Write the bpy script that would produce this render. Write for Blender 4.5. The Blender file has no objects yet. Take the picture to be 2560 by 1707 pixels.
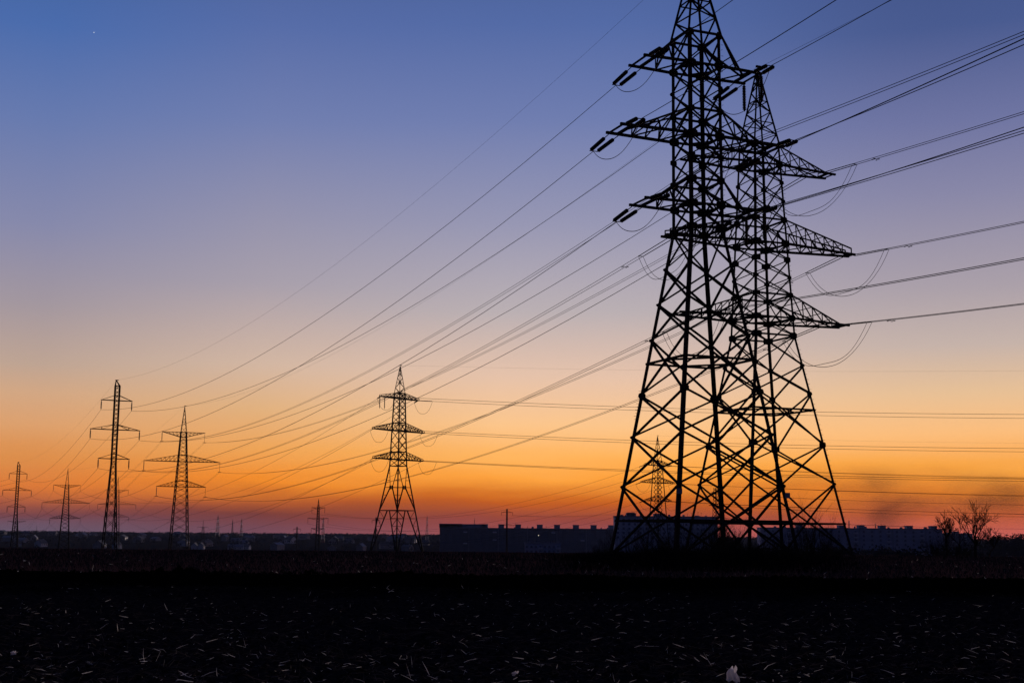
import bpy, math, random
from mathutils import Vector as V, Matrix, noise
random.seed(7)
R_ = math.radians
S = bpy.context.scene
COL = S.collection

# ------------------------------------------------------------------ camera
CAM_H = 1.6
cd = bpy.data.cameras.new('camera'); cam = bpy.data.objects.new('camera', cd); COL.objects.link(cam)
cd.sensor_width = 36.0; cd.lens = 36.0 * 3300 / 2560
cd.clip_start = 0.1; cd.clip_end = 30000
PITCH = math.atan(482 / 3300); ROLL = 0.0085
cam.matrix_world = (Matrix.Translation((0, 0, CAM_H)) @ Matrix.Rotation(math.pi / 2 + PITCH, 4, 'X')
                    @ Matrix.Rotation(ROLL, 4, 'Z'))
S.camera = cam
S.view_settings.view_transform = 'Standard'; S.view_settings.look = 'None'
S.view_settings.exposure = 0; S.view_settings.gamma = 1
S.cycles.max_bounces = 6; S.cycles.volume_bounces = 0
S.cycles.transparent_max_bounces = 8

def lin(c):
    return tuple(((x / 255) / 12.92 if x / 255 <= .04045 else ((x / 255 + .055) / 1.055) ** 2.4) for x in c)

# ------------------------------------------------------------------ world: afterglow sky
W = bpy.data.worlds.new('World'); S.world = W; W.use_nodes = True
nt = W.node_tree; nt.nodes.clear()
def N(t, **k):
    n = nt.nodes.new(t)
    for a, b in k.items(): setattr(n, a, b)
    return n
def M(op, a, b=None, c=None, clamp=False):
    n = N('ShaderNodeMath', operation=op); n.use_clamp = clamp
    for i, x in enumerate((a, b, c)):
        if x is None: continue
        if isinstance(x, (int, float)): n.inputs[i].default_value = x
        else: nt.links.new(x, n.inputs[i])
    return n.outputs[0]
def MIX(f, a, b):
    n = N('ShaderNodeMix', data_type='RGBA')
    nt.links.new(f, n.inputs[0])
    for i, x in ((6, a), (7, b)):
        if isinstance(x, tuple): n.inputs[i].default_value = (*x, 1)
        else: nt.links.new(x, n.inputs[i])
    return n.outputs[2]
tc = N('ShaderNodeTexCoord'); sep = N('ShaderNodeSeparateXYZ'); nt.links.new(tc.outputs['Generated'], sep.inputs[0])
dx, dy, dz = sep.outputs
azim = M('ARCTAN2', dx, dy)                                    # 0 straight ahead, + to the right
def zray(px, row):
    x, y = (px - 1280) / 3300, (853.5 - row) / 3300
    x, y = x * math.cos(ROLL) - y * math.sin(ROLL), x * math.sin(ROLL) + y * math.cos(ROLL)
    return (math.sin(PITCH) + y * math.cos(PITCH)) / math.sqrt(1 + x * x + y * y)
def azpx(px): return math.atan((px - 1280) / 3300 / math.cos(PITCH))
# rolling uneven smoke layers low over the horizon
mp = N('ShaderNodeCombineXYZ'); nt.links.new(M('MULTIPLY', azim, 5.0), mp.inputs[0]); nt.links.new(M('MULTIPLY', dz, 34.0), mp.inputs[1])
nz = N('ShaderNodeTexNoise'); nt.links.new(mp.outputs[0], nz.inputs['Vector'])
nz.inputs['Scale'].default_value = 1.0; nz.inputs['Detail'].default_value = 4.0; nz.inputs['Roughness'].default_value = .5
low = M('SUBTRACT', 1.0, M('MULTIPLY', M('ABSOLUTE', M('SUBTRACT', dz, .038)), 22.0), clamp=True)
zz = M('ADD', dz, M('MULTIPLY', M('MULTIPLY', M('SUBTRACT', nz.outputs[0], .5), low), .034))
PAL = {
 110: [(60,75,108,172),(300,104,123,175),(560,135,138,172),(760,164,152,160),(910,188,162,145),(980,208,165,130),(1060,219,159,108),(1140,220,142,74),(1220,221,120,49),(1252,170,88,58),(1282,121,66,68),(1318,104,85,103)],
 650: [(60,87,109,168),(300,113,127,176),(710,169,160,172),(910,208,180,160),(1020,223,175,125),(1120,237,163,85),(1211,242,140,38),(1245,184,92,38),(1274,124,58,46),(1321,116,72,84)],
 1250: [(60,84,107,166),(300,112,126,176),(560,152,152,180),(780,188,177,180),(940,227,192,168),(1060,250,196,138),(1141,255,180,92),(1191,255,163,60),(1251,203,96,14),(1302,150,66,52),(1328,160,80,78)],
 2400: [(60,73,91,144),(300,111,117,162),(480,137,136,168),(720,172,161,170),(860,199,180,171),(980,229,190,148),(1080,250,188,123),(1161,249,165,67),(1235,228,128,38),(1291,204,95,48),(1335,205,98,88)],
}
def ramp(px):
    r = N('ShaderNodeValToRGB'); cr = r.color_ramp; cr.interpolation = 'LINEAR'
    st = [(zray(px, a[0]), tuple(c * (1.05 if a[0] > 900 else 1.0) for c in lin(a[1:]))) for a in PAL[px]]
    st += [(0.5, lin((50, 72, 126))), (0.75, lin((26, 40, 84))), (1.0, lin((17, 27, 64)))]
    st.sort(key=lambda q: q[0])
    while len(cr.elements) > 1: cr.elements.remove(cr.elements[0])
    cr.elements[0].position = max(0, st[0][0]); cr.elements[0].color = (*st[0][1], 1)
    for p, c in st[1:]:
        e = cr.elements.new(min(1, max(0, p))); e.color = (*c, 1)
    nt.links.new(zz, r.inputs[0])
    return r.outputs[0]
A_, B_, C_, D_ = (ramp(p) for p in PAL)
def ln(x, a, b):
    n = N('ShaderNodeMapRange', interpolation_type='LINEAR'); nt.links.new(x, n.inputs[0])
    n.inputs[1].default_value = a; n.inputs[2].default_value = b; return n.outputs[0]
def sm(x, a, b):
    n = N('ShaderNodeMapRange', interpolation_type='SMOOTHSTEP'); nt.links.new(x, n.inputs[0])
    n.inputs[1].default_value = a; n.inputs[2].default_value = b; return n.outputs[0]
glow = MIX(sm(azim, azpx(1500), azpx(2400)), MIX(ln(azim, azpx(650), azpx(1250)), MIX(ln(azim, azpx(110), azpx(650)), A_, B_), C_), D_)
# the sky away from the afterglow: physical dusk sky
SUN_AZ, SUN_EL = R_(11), R_(2.2)
sky = N('ShaderNodeTexSky', sky_type='NISHITA'); sky.sun_disc = False
sky.sun_elevation = SUN_EL; sky.sun_rotation = SUN_AZ; sky.air_density = 1.0; sky.dust_density = 1.0; sky.ozone_density = 3.0
skb = N('ShaderNodeVectorMath', operation='SCALE'); nt.links.new(sky.outputs[0], skb.inputs[0]); skb.inputs[3].default_value = 0.03
tint = N('ShaderNodeVectorMath', operation='MULTIPLY'); nt.links.new(skb.outputs[0], tint.inputs[0]); tint.inputs[1].default_value = (.75, .72, 1.35)
back = sm(M('ABSOLUTE', M('SUBTRACT', azim, SUN_AZ)), R_(55), R_(125))
col = MIX(M('MULTIPLY', back, M('SUBTRACT', 1.0, sm(dz, .55, .95))), glow, tint.outputs[0])
bg = N('ShaderNodeBackground'); bg.inputs[1].default_value = 1.0
nt.links.new(col, bg.inputs[0]); out = N('ShaderNodeOutputWorld'); nt.links.new(bg.outputs[0], out.inputs[0])
# sun lamp set above the horizon after sunset, added to backlight straw and bag
sd = bpy.data.lights.new('sun', 'SUN'); so = bpy.data.objects.new('sun', sd); COL.objects.link(so)
sd.energy = 0.9; sd.angle = R_(0.6); sd.color = (1.0, .80, .70)
so.rotation_euler = V((-math.sin(SUN_AZ) * math.cos(SUN_EL), -math.cos(SUN_AZ) * math.cos(SUN_EL), -math.sin(SUN_EL))).to_track_quat('-Z', 'Y').to_euler()

# ------------------------------------------------------------------ materials
def mat(name, rgb, rough=.7, metal=0.0, var=.35, scale=3.0, bump=0.0, transl=0.0, spec=.5, matte=False):
    m = bpy.data.materials.new(name); m.use_nodes = True; t = m.node_tree; p = t.nodes['Principled BSDF']
    p.inputs['Roughness'].default_value = rough; p.inputs['Metallic'].default_value = metal
    p.inputs['Specular IOR Level'].default_value = spec
    co = t.nodes.new('ShaderNodeTexCoord'); n = t.nodes.new('ShaderNodeTexNoise')
    n.inputs['Scale'].default_value = scale; n.inputs['Detail'].default_value = 5
    t.links.new(co.outputs['Object'], n.inputs['Vector'])
    r = t.nodes.new('ShaderNodeValToRGB'); t.links.new(n.outputs[0], r.inputs[0])
    r.color_ramp.elements[0].position = .3; r.color_ramp.elements[1].position = .7
    r.color_ramp.elements[0].color = (*[c * (1 - var) for c in rgb], 1); r.color_ramp.elements[1].color = (*[min(1, c * (1 + var)) for c in rgb], 1)
    t.links.new(r.outputs[0], p.inputs['Base Color'])
    if bump:
        b = t.nodes.new('ShaderNodeBump'); b.inputs['Strength'].default_value = bump; b.inputs['Distance'].default_value = .05
        t.links.new(n.outputs[0], b.inputs['Height']); t.links.new(b.outputs[0], p.inputs['Normal'])
    if matte:                                                  # dry earth: no sheen at all
        d = t.nodes.new('ShaderNodeBsdfDiffuse'); d.inputs['Roughness'].default_value = 1.0
        t.links.new(r.outputs[0], d.inputs['Color'])
        if bump: t.links.new(b.outputs[0], d.inputs['Normal'])
        t.links.new(d.outputs[0], t.nodes['Material Output'].inputs[0]); p = d
    if transl:
        tr = t.nodes.new('ShaderNodeBsdfTranslucent'); t.links.new(r.outputs[0], tr.inputs[0])
        mx = t.nodes.new('ShaderNodeMixShader'); mx.inputs[0].default_value = transl
        t.links.new(p.outputs[0], mx.inputs[1]); t.links.new(tr.outputs[0], mx.inputs[2])
        t.links.new(mx.outputs[0], t.nodes['Material Output'].inputs[0])
    return m
def glowmat(name, rgb, e):
    m = mat(name, (.1, .1, .1)); p = m.node_tree.nodes['Principled BSDF']
    p.inputs['Emission Color'].default_value = (*rgb, 1); p.inputs['Emission Strength'].default_value = e
    return m
STEEL = mat('weathered_steel', (.022, .018, .018), .85, .0, .4, 2.0, spec=.04)
STEEL2 = mat('rusty_steel', (.030, .022, .020), .85, 0, .4, 2.0, spec=.05)
GLASSI = mat('brown_porcelain', (.022, .010, .008), .6, 0, .3, 6, spec=.12)
WIRE = mat('aluminium_wire', (.03, .028, .03), .7, 0, .2, 1.0, spec=.1)
PLATE = mat('enamel_plate', (.30, .32, .42), .5, 0, .15, 8)
SOIL = mat('ploughed_soil', (.026, .020, .021), .95, 0, .5, 7, 1.0, matte=True)
def dark_strip(m):  # much darker colour in a band across the field, edges broken by noise
    t = m.node_tree; p = t.nodes['Diffuse BSDF']; src = p.inputs['Color'].links[0].from_socket
    g = t.nodes.new('ShaderNodeNewGeometry'); sp = t.nodes.new('ShaderNodeSeparateXYZ'); t.links.new(g.outputs['Position'], sp.inputs[0])
    n = t.nodes.new('ShaderNodeTexNoise'); n.inputs['Scale'].default_value = .35; t.links.new(g.outputs['Position'], n.inputs['Vector'])
    a = t.nodes.new('ShaderNodeMath'); a.operation = 'MULTIPLY_ADD'; t.links.new(n.outputs[0], a.inputs[0]); a.inputs[1].default_value = 6; t.links.new(sp.outputs[1], a.inputs[2])
    r = t.nodes.new('ShaderNodeMapRange'); t.links.new(a.outputs[0], r.inputs[0]); r.inputs[1].default_value = 36; r.inputs[2].default_value = 40
    q = t.nodes.new('ShaderNodeMapRange'); t.links.new(a.outputs[0], q.inputs[0]); q.inputs[1].default_value = 53; q.inputs[2].default_value = 50.5
    k = t.nodes.new('ShaderNodeMath'); k.operation = 'MULTIPLY'; t.links.new(r.outputs[0], k.inputs[0]); t.links.new(q.outputs[0], k.inputs[1])
    mx = t.nodes.new('ShaderNodeMix'); mx.data_type = 'RGBA'; t.links.new(k.outputs[0], mx.inputs[0]); t.links.new(src, mx.inputs[6]); mx.inputs[7].default_value = (.0016, .0013, .0012, 1)
    t.links.new(mx.outputs[2], p.inputs['Color'])
dark_strip(SOIL)
CLOD = mat('dark_clods', (.018, .0145, .0145), .95, 0, .4, 5, .6, matte=True)
dark_strip(CLOD)
STRAW = mat('pale_straw', (.82, .78, .75), .5, 0, .25, 9, transl=.6, spec=.25)
STRAWD = mat('old_straw', (.075, .06, .057), .7, 0, .5, 9, transl=.3, spec=.2)
GRASSD = mat('dry_grass', (.115, .066, .07), .85, 0, .4, 3, matte=True, transl=.15)
TWIG = mat('bare_twigs', (.018, .013, .012), .9, 0, .3, 5, spec=.1)
BARK = mat('dark_bark', (.03, .022, .02), .9, 0, .4, 6, .5, spec=.1)
SCRUBM = mat('bramble', (.010, .008, .0075), .95, 0, .4, 3, matte=True)
BAGM = mat('thin_plastic', (.82, .78, .80), .35, 0, .06, 6, transl=.6)
WALLA = mat('grey_panel_wall', (.16, .17, .22), .85, 0, .15, .25)
WALLB = mat('pale_panel_wall', (.46, .50, .66), .85, 0, .12, .2)
WALLC = mat('blue_grey_panel_wall', (.34, .37, .54), .85, 0, .15, .25)
TRIM = mat('panel_trim', (.26, .28, .38), .85, 0, .15, .5)
PANE = mat('window_pane', (.17, .185, .27), .2, 0, .2, 2)
PALEPANE = mat('balcony_panel', (.5, .52, .66), .6, 0, .2, 2)
ROOFD = mat('dark_slate_roof', (.07, .075, .09), .8, 0, .3, .6)
ROOFL = mat('zinc_roof', (.13, .14, .19), .6, 0, .25, .6)
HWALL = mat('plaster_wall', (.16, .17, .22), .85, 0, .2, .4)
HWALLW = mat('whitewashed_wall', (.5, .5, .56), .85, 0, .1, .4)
CONC = mat('spun_concrete', (.05, .045, .045), .9, 0, .3, 3)
WOODM = mat('winter_wood', (.020, .022, .026), .95, 0, .5, .05, spec=.05)
REDW = mat('red_mast_paint', (.22, .05, .04), .7, 0, .2, 2)
WHITEW = mat('white_mast_paint', (.6, .55, .55), .7, 0, .1, 2)
LAMP = glowmat('lit_window_warm', (1, .8, .55), 1.6)

# ------------------------------------------------------------------ helpers
class MB:
    def __init__(s): s.v = []; s.f = []
    def quad_ring(s, A, B):
        n = len(A); i = len(s.v); s.v += A + B
        for k in range(n):
            j = (k + 1) % n; s.f.append((i + k, i + j, i + n + j, i + n + k))
        s.f.append(tuple(range(i + n - 1, i - 1, -1))); s.f.append(tuple(range(i + n, i + 2 * n)))
    def bar(s, a, b, w, h=None, ref=None):
        a = V(a); b = V(b); d = b - a
        if d.length < 1e-6: return s
        d.normalize(); h = h or w
        r = V(ref) if ref is not None else (V((0, 0, 1)) if abs(d.z) < .95 else V((1, 0, 0)))
        x = d.cross(r).normalized() * (w / 2); y = d.cross(x).normalized() * (h / 2)
        off = [x + y, -x + y, -x - y, x - y]
        s.quad_ring([a + o for o in off], [b + o for o in off]); return s
    def angle(s, a, b, w, t, n1, n2):
        """steel angle: two flanges lying in the directions n1 and n2 from the corner line a-b"""
        a = V(a); b = V(b)
        for p, q in ((n1, n2), (n2, n1)):
            o = [V((0, 0, 0)), p * w, p * w + q * t, q * t]
            if p is n2: o = [q * t, p * w + q * t * 0 + q * 0, p * w + q * t, q * t]; o = [p * t + q * 0, p * w, p * w + q * t, p * t + q * t]
            s.quad_ring([a + k for k in o], [b + k for k in o])
        return s
    def tube(s, pts, r, n=5):
        pts = [V(p) for p in pts]; m = len(pts); i0 = len(s.v)
        rs = r if isinstance(r, (list, tuple)) else [r] * m
        d0 = (pts[1] - pts[0]).normalized(); x = d0.cross(V((0, 0, 1)) if abs(d0.z) < .95 else V((1, 0, 0))).normalized()
        for k in range(m):
            d = (pts[min(k + 1, m - 1)] - pts[max(k - 1, 0)])
            d = d.normalized() if d.length > 1e-9 else d0
            x = (x - d * x.dot(d)); x = x.normalized() if x.length > 1e-6 else d.orthogonal().normalized()
            y = d.cross(x)
            for j in range(n):
                a = 2 * math.pi * j / n; s.v.append(pts[k] + (x * math.cos(a) + y * math.sin(a)) * rs[k])
        for k in range(m - 1):
            for j in range(n):
                j2 = (j + 1) % n; s.f.append((i0 + k * n + j, i0 + k * n + j2, i0 + (k + 1) * n + j2, i0 + (k + 1) * n + j))
        s.f.append(tuple(i0 + j for j in range(n - 1, -1, -1))); s.f.append(tuple(i0 + (m - 1) * n + j for j in range(n)))
        return s
    def box(s, x0, x1, y0, y1, z0, z1):
        A = [V((x0, y0, z0)), V((x1, y0, z0)), V((x1, y1, z0)), V((x0, y1, z0))]
        s.quad_ring(A, [p + V((0, 0, z1 - z0)) for p in A]); return s
    def plate(s, c, u, w, n, ru, rw, t=.03, k=8, cut=.35):
        """octagonal gusset plate"""
        o = [(1, -1 + cut), (1, 1 - cut), (1 - cut, 1), (-1 + cut, 1), (-1, 1 - cut), (-1, -1 + cut), (-1 + cut, -1), (1 - cut, -1)]
        A = [V(c) + u * a * ru + w * b * rw for a, b in o]
        s.quad_ring([p + n * t / 2 for p in A], [p - n * t / 2 for p in A]); return s
    def poly(s, pts): i = len(s.v); s.v += [V(p) for p in pts]; s.f.append(tuple(range(i, i + len(pts)))); return s
    def mesh(s, name, m, smooth=False):
        me = bpy.data.meshes.new(name); me.from_pydata([tuple(p) for p in s.v], [], s.f)
        for k in (m if isinstance(m, list) else [m]): me.materials.append(k)
        if smooth:
            for p in me.polygons: p.use_smooth = True
        return me
    def build(s, name, m, parent=None, smooth=False, loc=None):
        o = bpy.data.objects.new(name, s.mesh(name, m, smooth)); COL.objects.link(o)
        if parent: o.parent = parent
        if loc is not None: o.location = loc
        return o
def tag(o, label=None, cat=None, group=None, kind=None):
    for k, x in (('label', label), ('category', cat), ('group', group), ('kind', kind)):
        if x: o[k] = x
    return o
def empty(name, loc, rz=0):
    o = bpy.data.objects.new(name, None); COL.objects.link(o); o.location = loc; o.rotation_euler = (0, 0, rz); o.empty_display_size = .3
    return o
def obj(name, me, loc=(0, 0, 0), parent=None):
    o = bpy.data.objects.new(name, me); COL.objects.link(o); o.location = loc
    if parent: o.parent = parent
    return o
def lerp(a, b, t): return a + (b - a) * t
PROF = [(-80, 0), (121.5, 0), (123, -.12), (165, -2), (301, -3.6), (388, -6), (537, -10.5), (640, -12), (800, -13), (1000, -23), (1300, -23.5), (1600, -15.5), (2200, -9), (2700, -5.5), (3200, -4.5), (4400, -16)]
def ground(x, y):
    for (a, za), (b, zb) in zip(PROF, PROF[1:]):
        if y <= b:
            t = max(0, (y - a) / (b - a)); return lerp(za, zb, t)
    return PROF[-1][1]

# ------------------------------------------------------------------ ground: one sheet to the far ridge
def fbm(x, y, s): return noise.noise(V((x * s, y * s, 3.1)))
ys = [-80, -40, -15, 0, 6, 9]
y = 10.5
while y < 60: ys.append(y); y *= 1.0085
while y < 130: ys.append(y); y *= 1.02
while y < 4400: ys.append(y); y *= 1.06
ys.append(4400)
for q in (121.5, 123): ys.append(q)
ys = sorted(set(ys))
g = MB(); NX = 300
for yy in ys:
    hw = 60 + abs(yy) * 1.0
    for i in range(NX + 1):
        t = i / NX * 2 - 1; xx = hw * (0.22 * t + .78 * t ** 3)
        z = ground(xx, yy)
        if yy < 34: z += .030 * fbm(xx, yy, 1.9) + .022 * fbm(xx + 9, yy, 4.5)
        elif yy < 50:
            w = math.sin((yy - 34) / 16 * math.pi); z += .30 * w ** .6 * (.8 + .5 * fbm(xx, yy, .25)) + .06 * w * fbm(xx, yy, 1.3)
        elif yy < 124: z += .04 * fbm(xx, yy, .12)
        elif yy > 1200: z += 1.2 * fbm(xx, yy, .004)
        g.v.append(V((xx, yy, z)))
for j in range(len(ys) - 1):
    for i in range(NX):
        a = j * (NX + 1) + i; g.f.append((a, a + 1, a + NX + 2, a + NX + 1))
tag(g.build('ground', SOIL, smooth=True), kind='structure')

def gz(x, y):
    z = ground(x, y)
    if y < 34: z += .030 * fbm(x, y, 1.9) + .022 * fbm(x + 9, y, 4.5)
    elif y < 50: w = math.sin((y - 34) / 16 * math.pi); z += .30 * w ** .6 * (.8 + .5 * fbm(x, y, .25)) + .06 * w * fbm(x, y, 1.3)
    return z

# ------------------------------------------------------------------ lattice pylons
class Pylon:
    def __init__(s, name, label, X, Y, psi, prof, group=None, cat='pylon', z0=None):
        s.X, s.Y = X, Y; s.u = V((math.cos(R_(psi)), math.sin(R_(psi)), 0)); s.v = V((-s.u.y, s.u.x, 0))
        s.prof = prof; s.base = ground(X, Y) if z0 is None else z0
        s.root = empty(name, (X, Y, s.base)); tag(s.root, label, cat, group)
    def hs(s, z):
        for (a, ra), (b, rb) in zip(s.prof, s.prof[1:]):
            if z <= b: return lerp(ra, rb, (z - a) / (b - a)) / math.sqrt(2)
        return s.prof[-1][1] / math.sqrt(2)
    def P(s, a, b, z):          # pylon-local (absolute height z) -> local to the root
        return s.u * a + s.v * b + V((0, 0, z - s.base))
    def Wd(s, a, b, z): return s.P(a, b, z) + V((s.X, s.Y, s.base))
    def K(s, i, z):
        h = s.hs(z); su, sv = [(-1, 1), (-1, -1), (1, -1), (1, 1)][i]; return s.P(su * h, sv * h, z)
    def legs(s, zs, w, t=None, gusset=None, gz_=(), mat_=STEEL, taper=1.0):
        dirs = [(-1, 1), (-1, -1), (1, -1), (1, 1)]
        for i in range(4):
            mb = MB(); su, sv = dirs[i]; n1 = s.u * -su; n2 = s.v * -sv
            for k in range(len(zs) - 1):
                ww = w * lerp(1, taper, k / max(1, len(zs) - 2))
                a, b = s.K(i, zs[k]), s.K(i, zs[k + 1])
                if t: mb.angle(a, b, ww, t, n1, n2)
                else: mb.bar(a, b, ww)
            if gusset:
                for z, gs in gz_:
                    c = s.K(i, z)
                    mb.plate(c + n1 * gs * .5, n1, V((0, 0, 1)), n2, gs * .85, gs * .62, .03)
                    mb.plate(c + n2 * gs * .5, n2, V((0, 0, 1)), n1, gs * .85, gs * .62, .03)
            mb.build('leg', mat_, s.root)
    def faces(s, zs, w, rings=(), rw=None, mat_=STEEL, ks=(), wl=None):
        for i in range(4):
            j = (i + 1) % 4; mb = MB()
            for k in range(len(zs) - 1):
                ww = w if zs[k] > (wl or -99) else w * 1.35
                a0, a1, b0, b1 = s.K(i, zs[k]), s.K(i, zs[k + 1]), s.K(j, zs[k]), s.K(j, zs[k + 1])
                n = (a1 - a0).cross(b0 - a0).normalized() * ww * .5
                mb.bar(a0 + n, b1 + n, ww, ww * .8); mb.bar(b0 - n, a1 - n, ww, ww * .8)
            for z in rings: mb.bar(s.K(i, z), s.K(j, z), rw or w)
            mb.build('bracing', mat_, s.root)
    def cross_frame(s, z, w, mat_=STEEL, name='diaphragm'):
        mb = MB()
        mid = [(s.K(i, z) + s.K((i + 1) % 4, z)) * .5 for i in range(4)]
        for i in range(4): mb.bar(mid[i], mid[(i + 1) % 4], w)
        mb.build(name, mat_, s.root)
    def arm(s, su, zl, zu, L, w, n=4, wt=.12, over=0.0, beam=False, tipz=None, inv=False, cw=None, plan=True, mat_=STEEL, upto=0.0, lab=None):
        """cross arm on the side su; lower chord level zl, upper chord level zu at the body"""
        mb = MB(); hl, hu = s.hs(zl), s.hs(zu); cw = cw or w * 1.5
        if inv: zt_l = zt_u = zu
        else: zt_l = zt_u = zl
        zt_u += upto
        Lb = L - over
        def lo(t, sv): return s.P(su * lerp(hl, Lb, t), sv * lerp(hl, wt, t), lerp(zl, zt_l, t))
        def up(t, sv): return s.P(su * lerp(hu, Lb, t), sv * lerp(hu, wt if not beam else .08, t), lerp(zu, zt_u, t))
        for sv in (-1, 1):
            end = lo(1, sv) + s.u * su * over
            mb.bar(lo(0, sv), end, cw); mb.bar(up(0, sv), up(1, sv), w * 1.1)
            for k in range(1, n):
                t = k / n; mb.bar(lo(t, sv), up(t, sv), w * .8)
                mb.bar(up((k - 1) / n, sv), lo(t, sv), w * .8)
            if upto: mb.bar(lo(1, sv), up(1, sv), w)
        if plan:
            for k in range(n):
                q = 1 if k % 2 else -1
                mb.bar(lo(k / n, q), lo((k + 1) / n, -q), w * .8)
                if k: mb.bar(up(k / n, q), up(k / n, -q), w * .6)
        mb.bar(lo(1, -1), lo(1, 1), cw)
        if over: mb.bar(lo(1, -1) + s.u * su * over * .75, lo(1, 1) + s.u * su * over * .75, w)
        o = mb.build('cross_arm', mat_, s.root)
        if lab: o['label'] = lab
    def peak(s, zb, zt, w, n=4, cap=.0, mat_=STEEL, offset=None):
        mb = MB(); top = s.P(0, 0, zt) if offset is None else s.P(offset, 0, zt); zs = [lerp(zb, zt, 1 - (1 - k / n) ** 1.25) for k in range(n + 1)]
        def K(i, z): t = (z - zb) / (zt - zb); return s.K(i, zb).lerp(top, t * .96)
        for i in range(4):
            j = (i + 1) % 4; mb.bar(K(i, zb), K(i, zt), w * 1.5)
            for k in range(n - 1):
                mb.bar(K(i, zs[k]), K(j, zs[k + 1]), w) if (k + i) % 2 else mb.bar(K(j, zs[k]), K(i, zs[k + 1]), w)
                if k % 2: mb.bar(K(i, zs[k + 1]), K(j, zs[k + 1]), w * .8)
        if cap: mb.bar(top - s.u * cap * .4, top + s.u * cap, w * 2)
        mb.build('peak', mat_, s.root)
    def step_bolts(s, i, z0, z1, dz=.45):
        su, sv = [(-1, 1), (-1, -1), (1, -1), (1, 1)][i]; z = z0; k = 0
        me = [MB().bar((0, 0, 0), d * .2, .022).mesh('step_bolt', STEEL) for d in (s.v * sv, s.u * su)]
        while z < z1: obj('step_bolt', me[k % 2], s.K(i, z), s.root); z += dz; k += 1

def panels(z0, z1, n): return [lerp(z0, z1, k / n) for k in range(n + 1)]

# --- the big front pylon
FP = Pylon('lattice_pylon', 'largest black lattice pylon in front, its peak cut by the top of the photo', 14.34, 100, 22.2,
           [(-.3, 7.42), (25.0, 2.06), (40.55, 2.03), (48, .2)], z0=0)
FZ = [0, 5.3, 9.1, 12.3, 16.6, 19.35, 22.1, 25.0, 26.8, 28.75, 30.6, 32.3, 34.3, 36.2, 38.0, 40.55]
FP.legs([-.2, 12.3, 25.0, 40.8], .28, .045, True,
        [(5.3, .22), (9.1, .2), (12.3, .36), (16.6, .2), (19.35, .2), (22.1, .22), (25.0, .42), (26.8, .48), (28.75, .42), (30.6, .34), (32.3, .5), (34.3, .34), (36.2, .24), (38.0, .46), (40.4, .34)], taper=.9)
FP.faces(FZ, .12, rings=(25.0, 26.8, 28.75, 32.3, 34.3, 38.0, 40.55, 14.75, 2.7), rw=.16, wl=20)
for z in (14.75, 2.7, 26.8, 32.3, 38.0): FP.cross_frame(z, .14)
FP.peak(40.55, 48.0, .11, 6)
for su in (-1, 1):
    FP.arm(su, 38.0, 40.55, 5.3, .12, 2, 1.25, 1.0, True, cw=.19)
    FP.arm(su, 32.3, 34.3, 7.3, .12, 4, 1.2, 1.0, True, cw=.20)
    FP.arm(su, 26.8, 28.75, 5.3, .12, 2, 1.25, 1.0, True, cw=.19)
FP.step_bolts(2, 1.5, 40, .45); FP.step_bolts(0, 10.5, 12.8, .24)
for i, z in ((1, 4.75), (2, 4.6)):
    c = FP.K(i, z); d = V((FP.u.x * (-1 if i == 1 else 1), FP.u.y * (-1 if i == 1 else 1), 0))
    MB().plate(c + V((.08, -.12, 0)), V((1, 0, 0)), V((0, 0, 1)), V((0, 1, 0)), .19, .20, .02, cut=.05).build('sign_plate', PLATE, FP.root)

# --- the big pylon behind it
RP = Pylon('lattice_pylon', 'second largest black lattice pylon, whole, standing just behind the front one', 22.65, 118, 22.7,
           [(-.3, 7.6), (19.4, 2.95), (27.8, 2.45), (37.0, 1.93), (45, .15)], z0=0)
RZ = [0, 6.2, 9.6, 14.15, 16.7, 19.4, 21.0, 23.1, 24.7, 26.35, 27.85, 30.05, 31.8, 33.55, 35.25, 37.0]
RP.legs([-.2, 9.6, 19.4, 37.2], .23, .04, True,
        [(6.2, .2), (9.6, .4), (14.15, .3), (16.7, .26), (19.4, .46), (21.0, .44), (23.1, .36), (24.7, .26), (26.35, .42), (27.85, .5), (30.05, .4), (31.8, .26), (33.55, .28), (35.25, .45), (37.0, .3)], taper=.8)
RP.faces(RZ, .108, rings=(19.4, 21.0, 23.1, 27.85, 30.05, 35.25, 37.0, 12.7, 2.75), rw=.15, wl=16)
for z in (12.7, 2.75, 21.0, 27.85, 35.25): RP.cross_frame(z, .13)
RP.peak(37.0, 44.9, .09, 8, .35)
for su in (-1, 1):
    RP.arm(su, 35.25, 37.0, 7.9, .095, 5, .75, .9, False, cw=.18)
    RP.arm(su, 27.85, 30.05, 10.1, .10, 7, .45, .4, False, cw=.20, upto=.55)
    RP.arm(su, 21.0, 23.1, 9.0, .10, 5, .75, .9, False, cw=.18)
RP.step_bolts(2, 1.5, 36)

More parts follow.
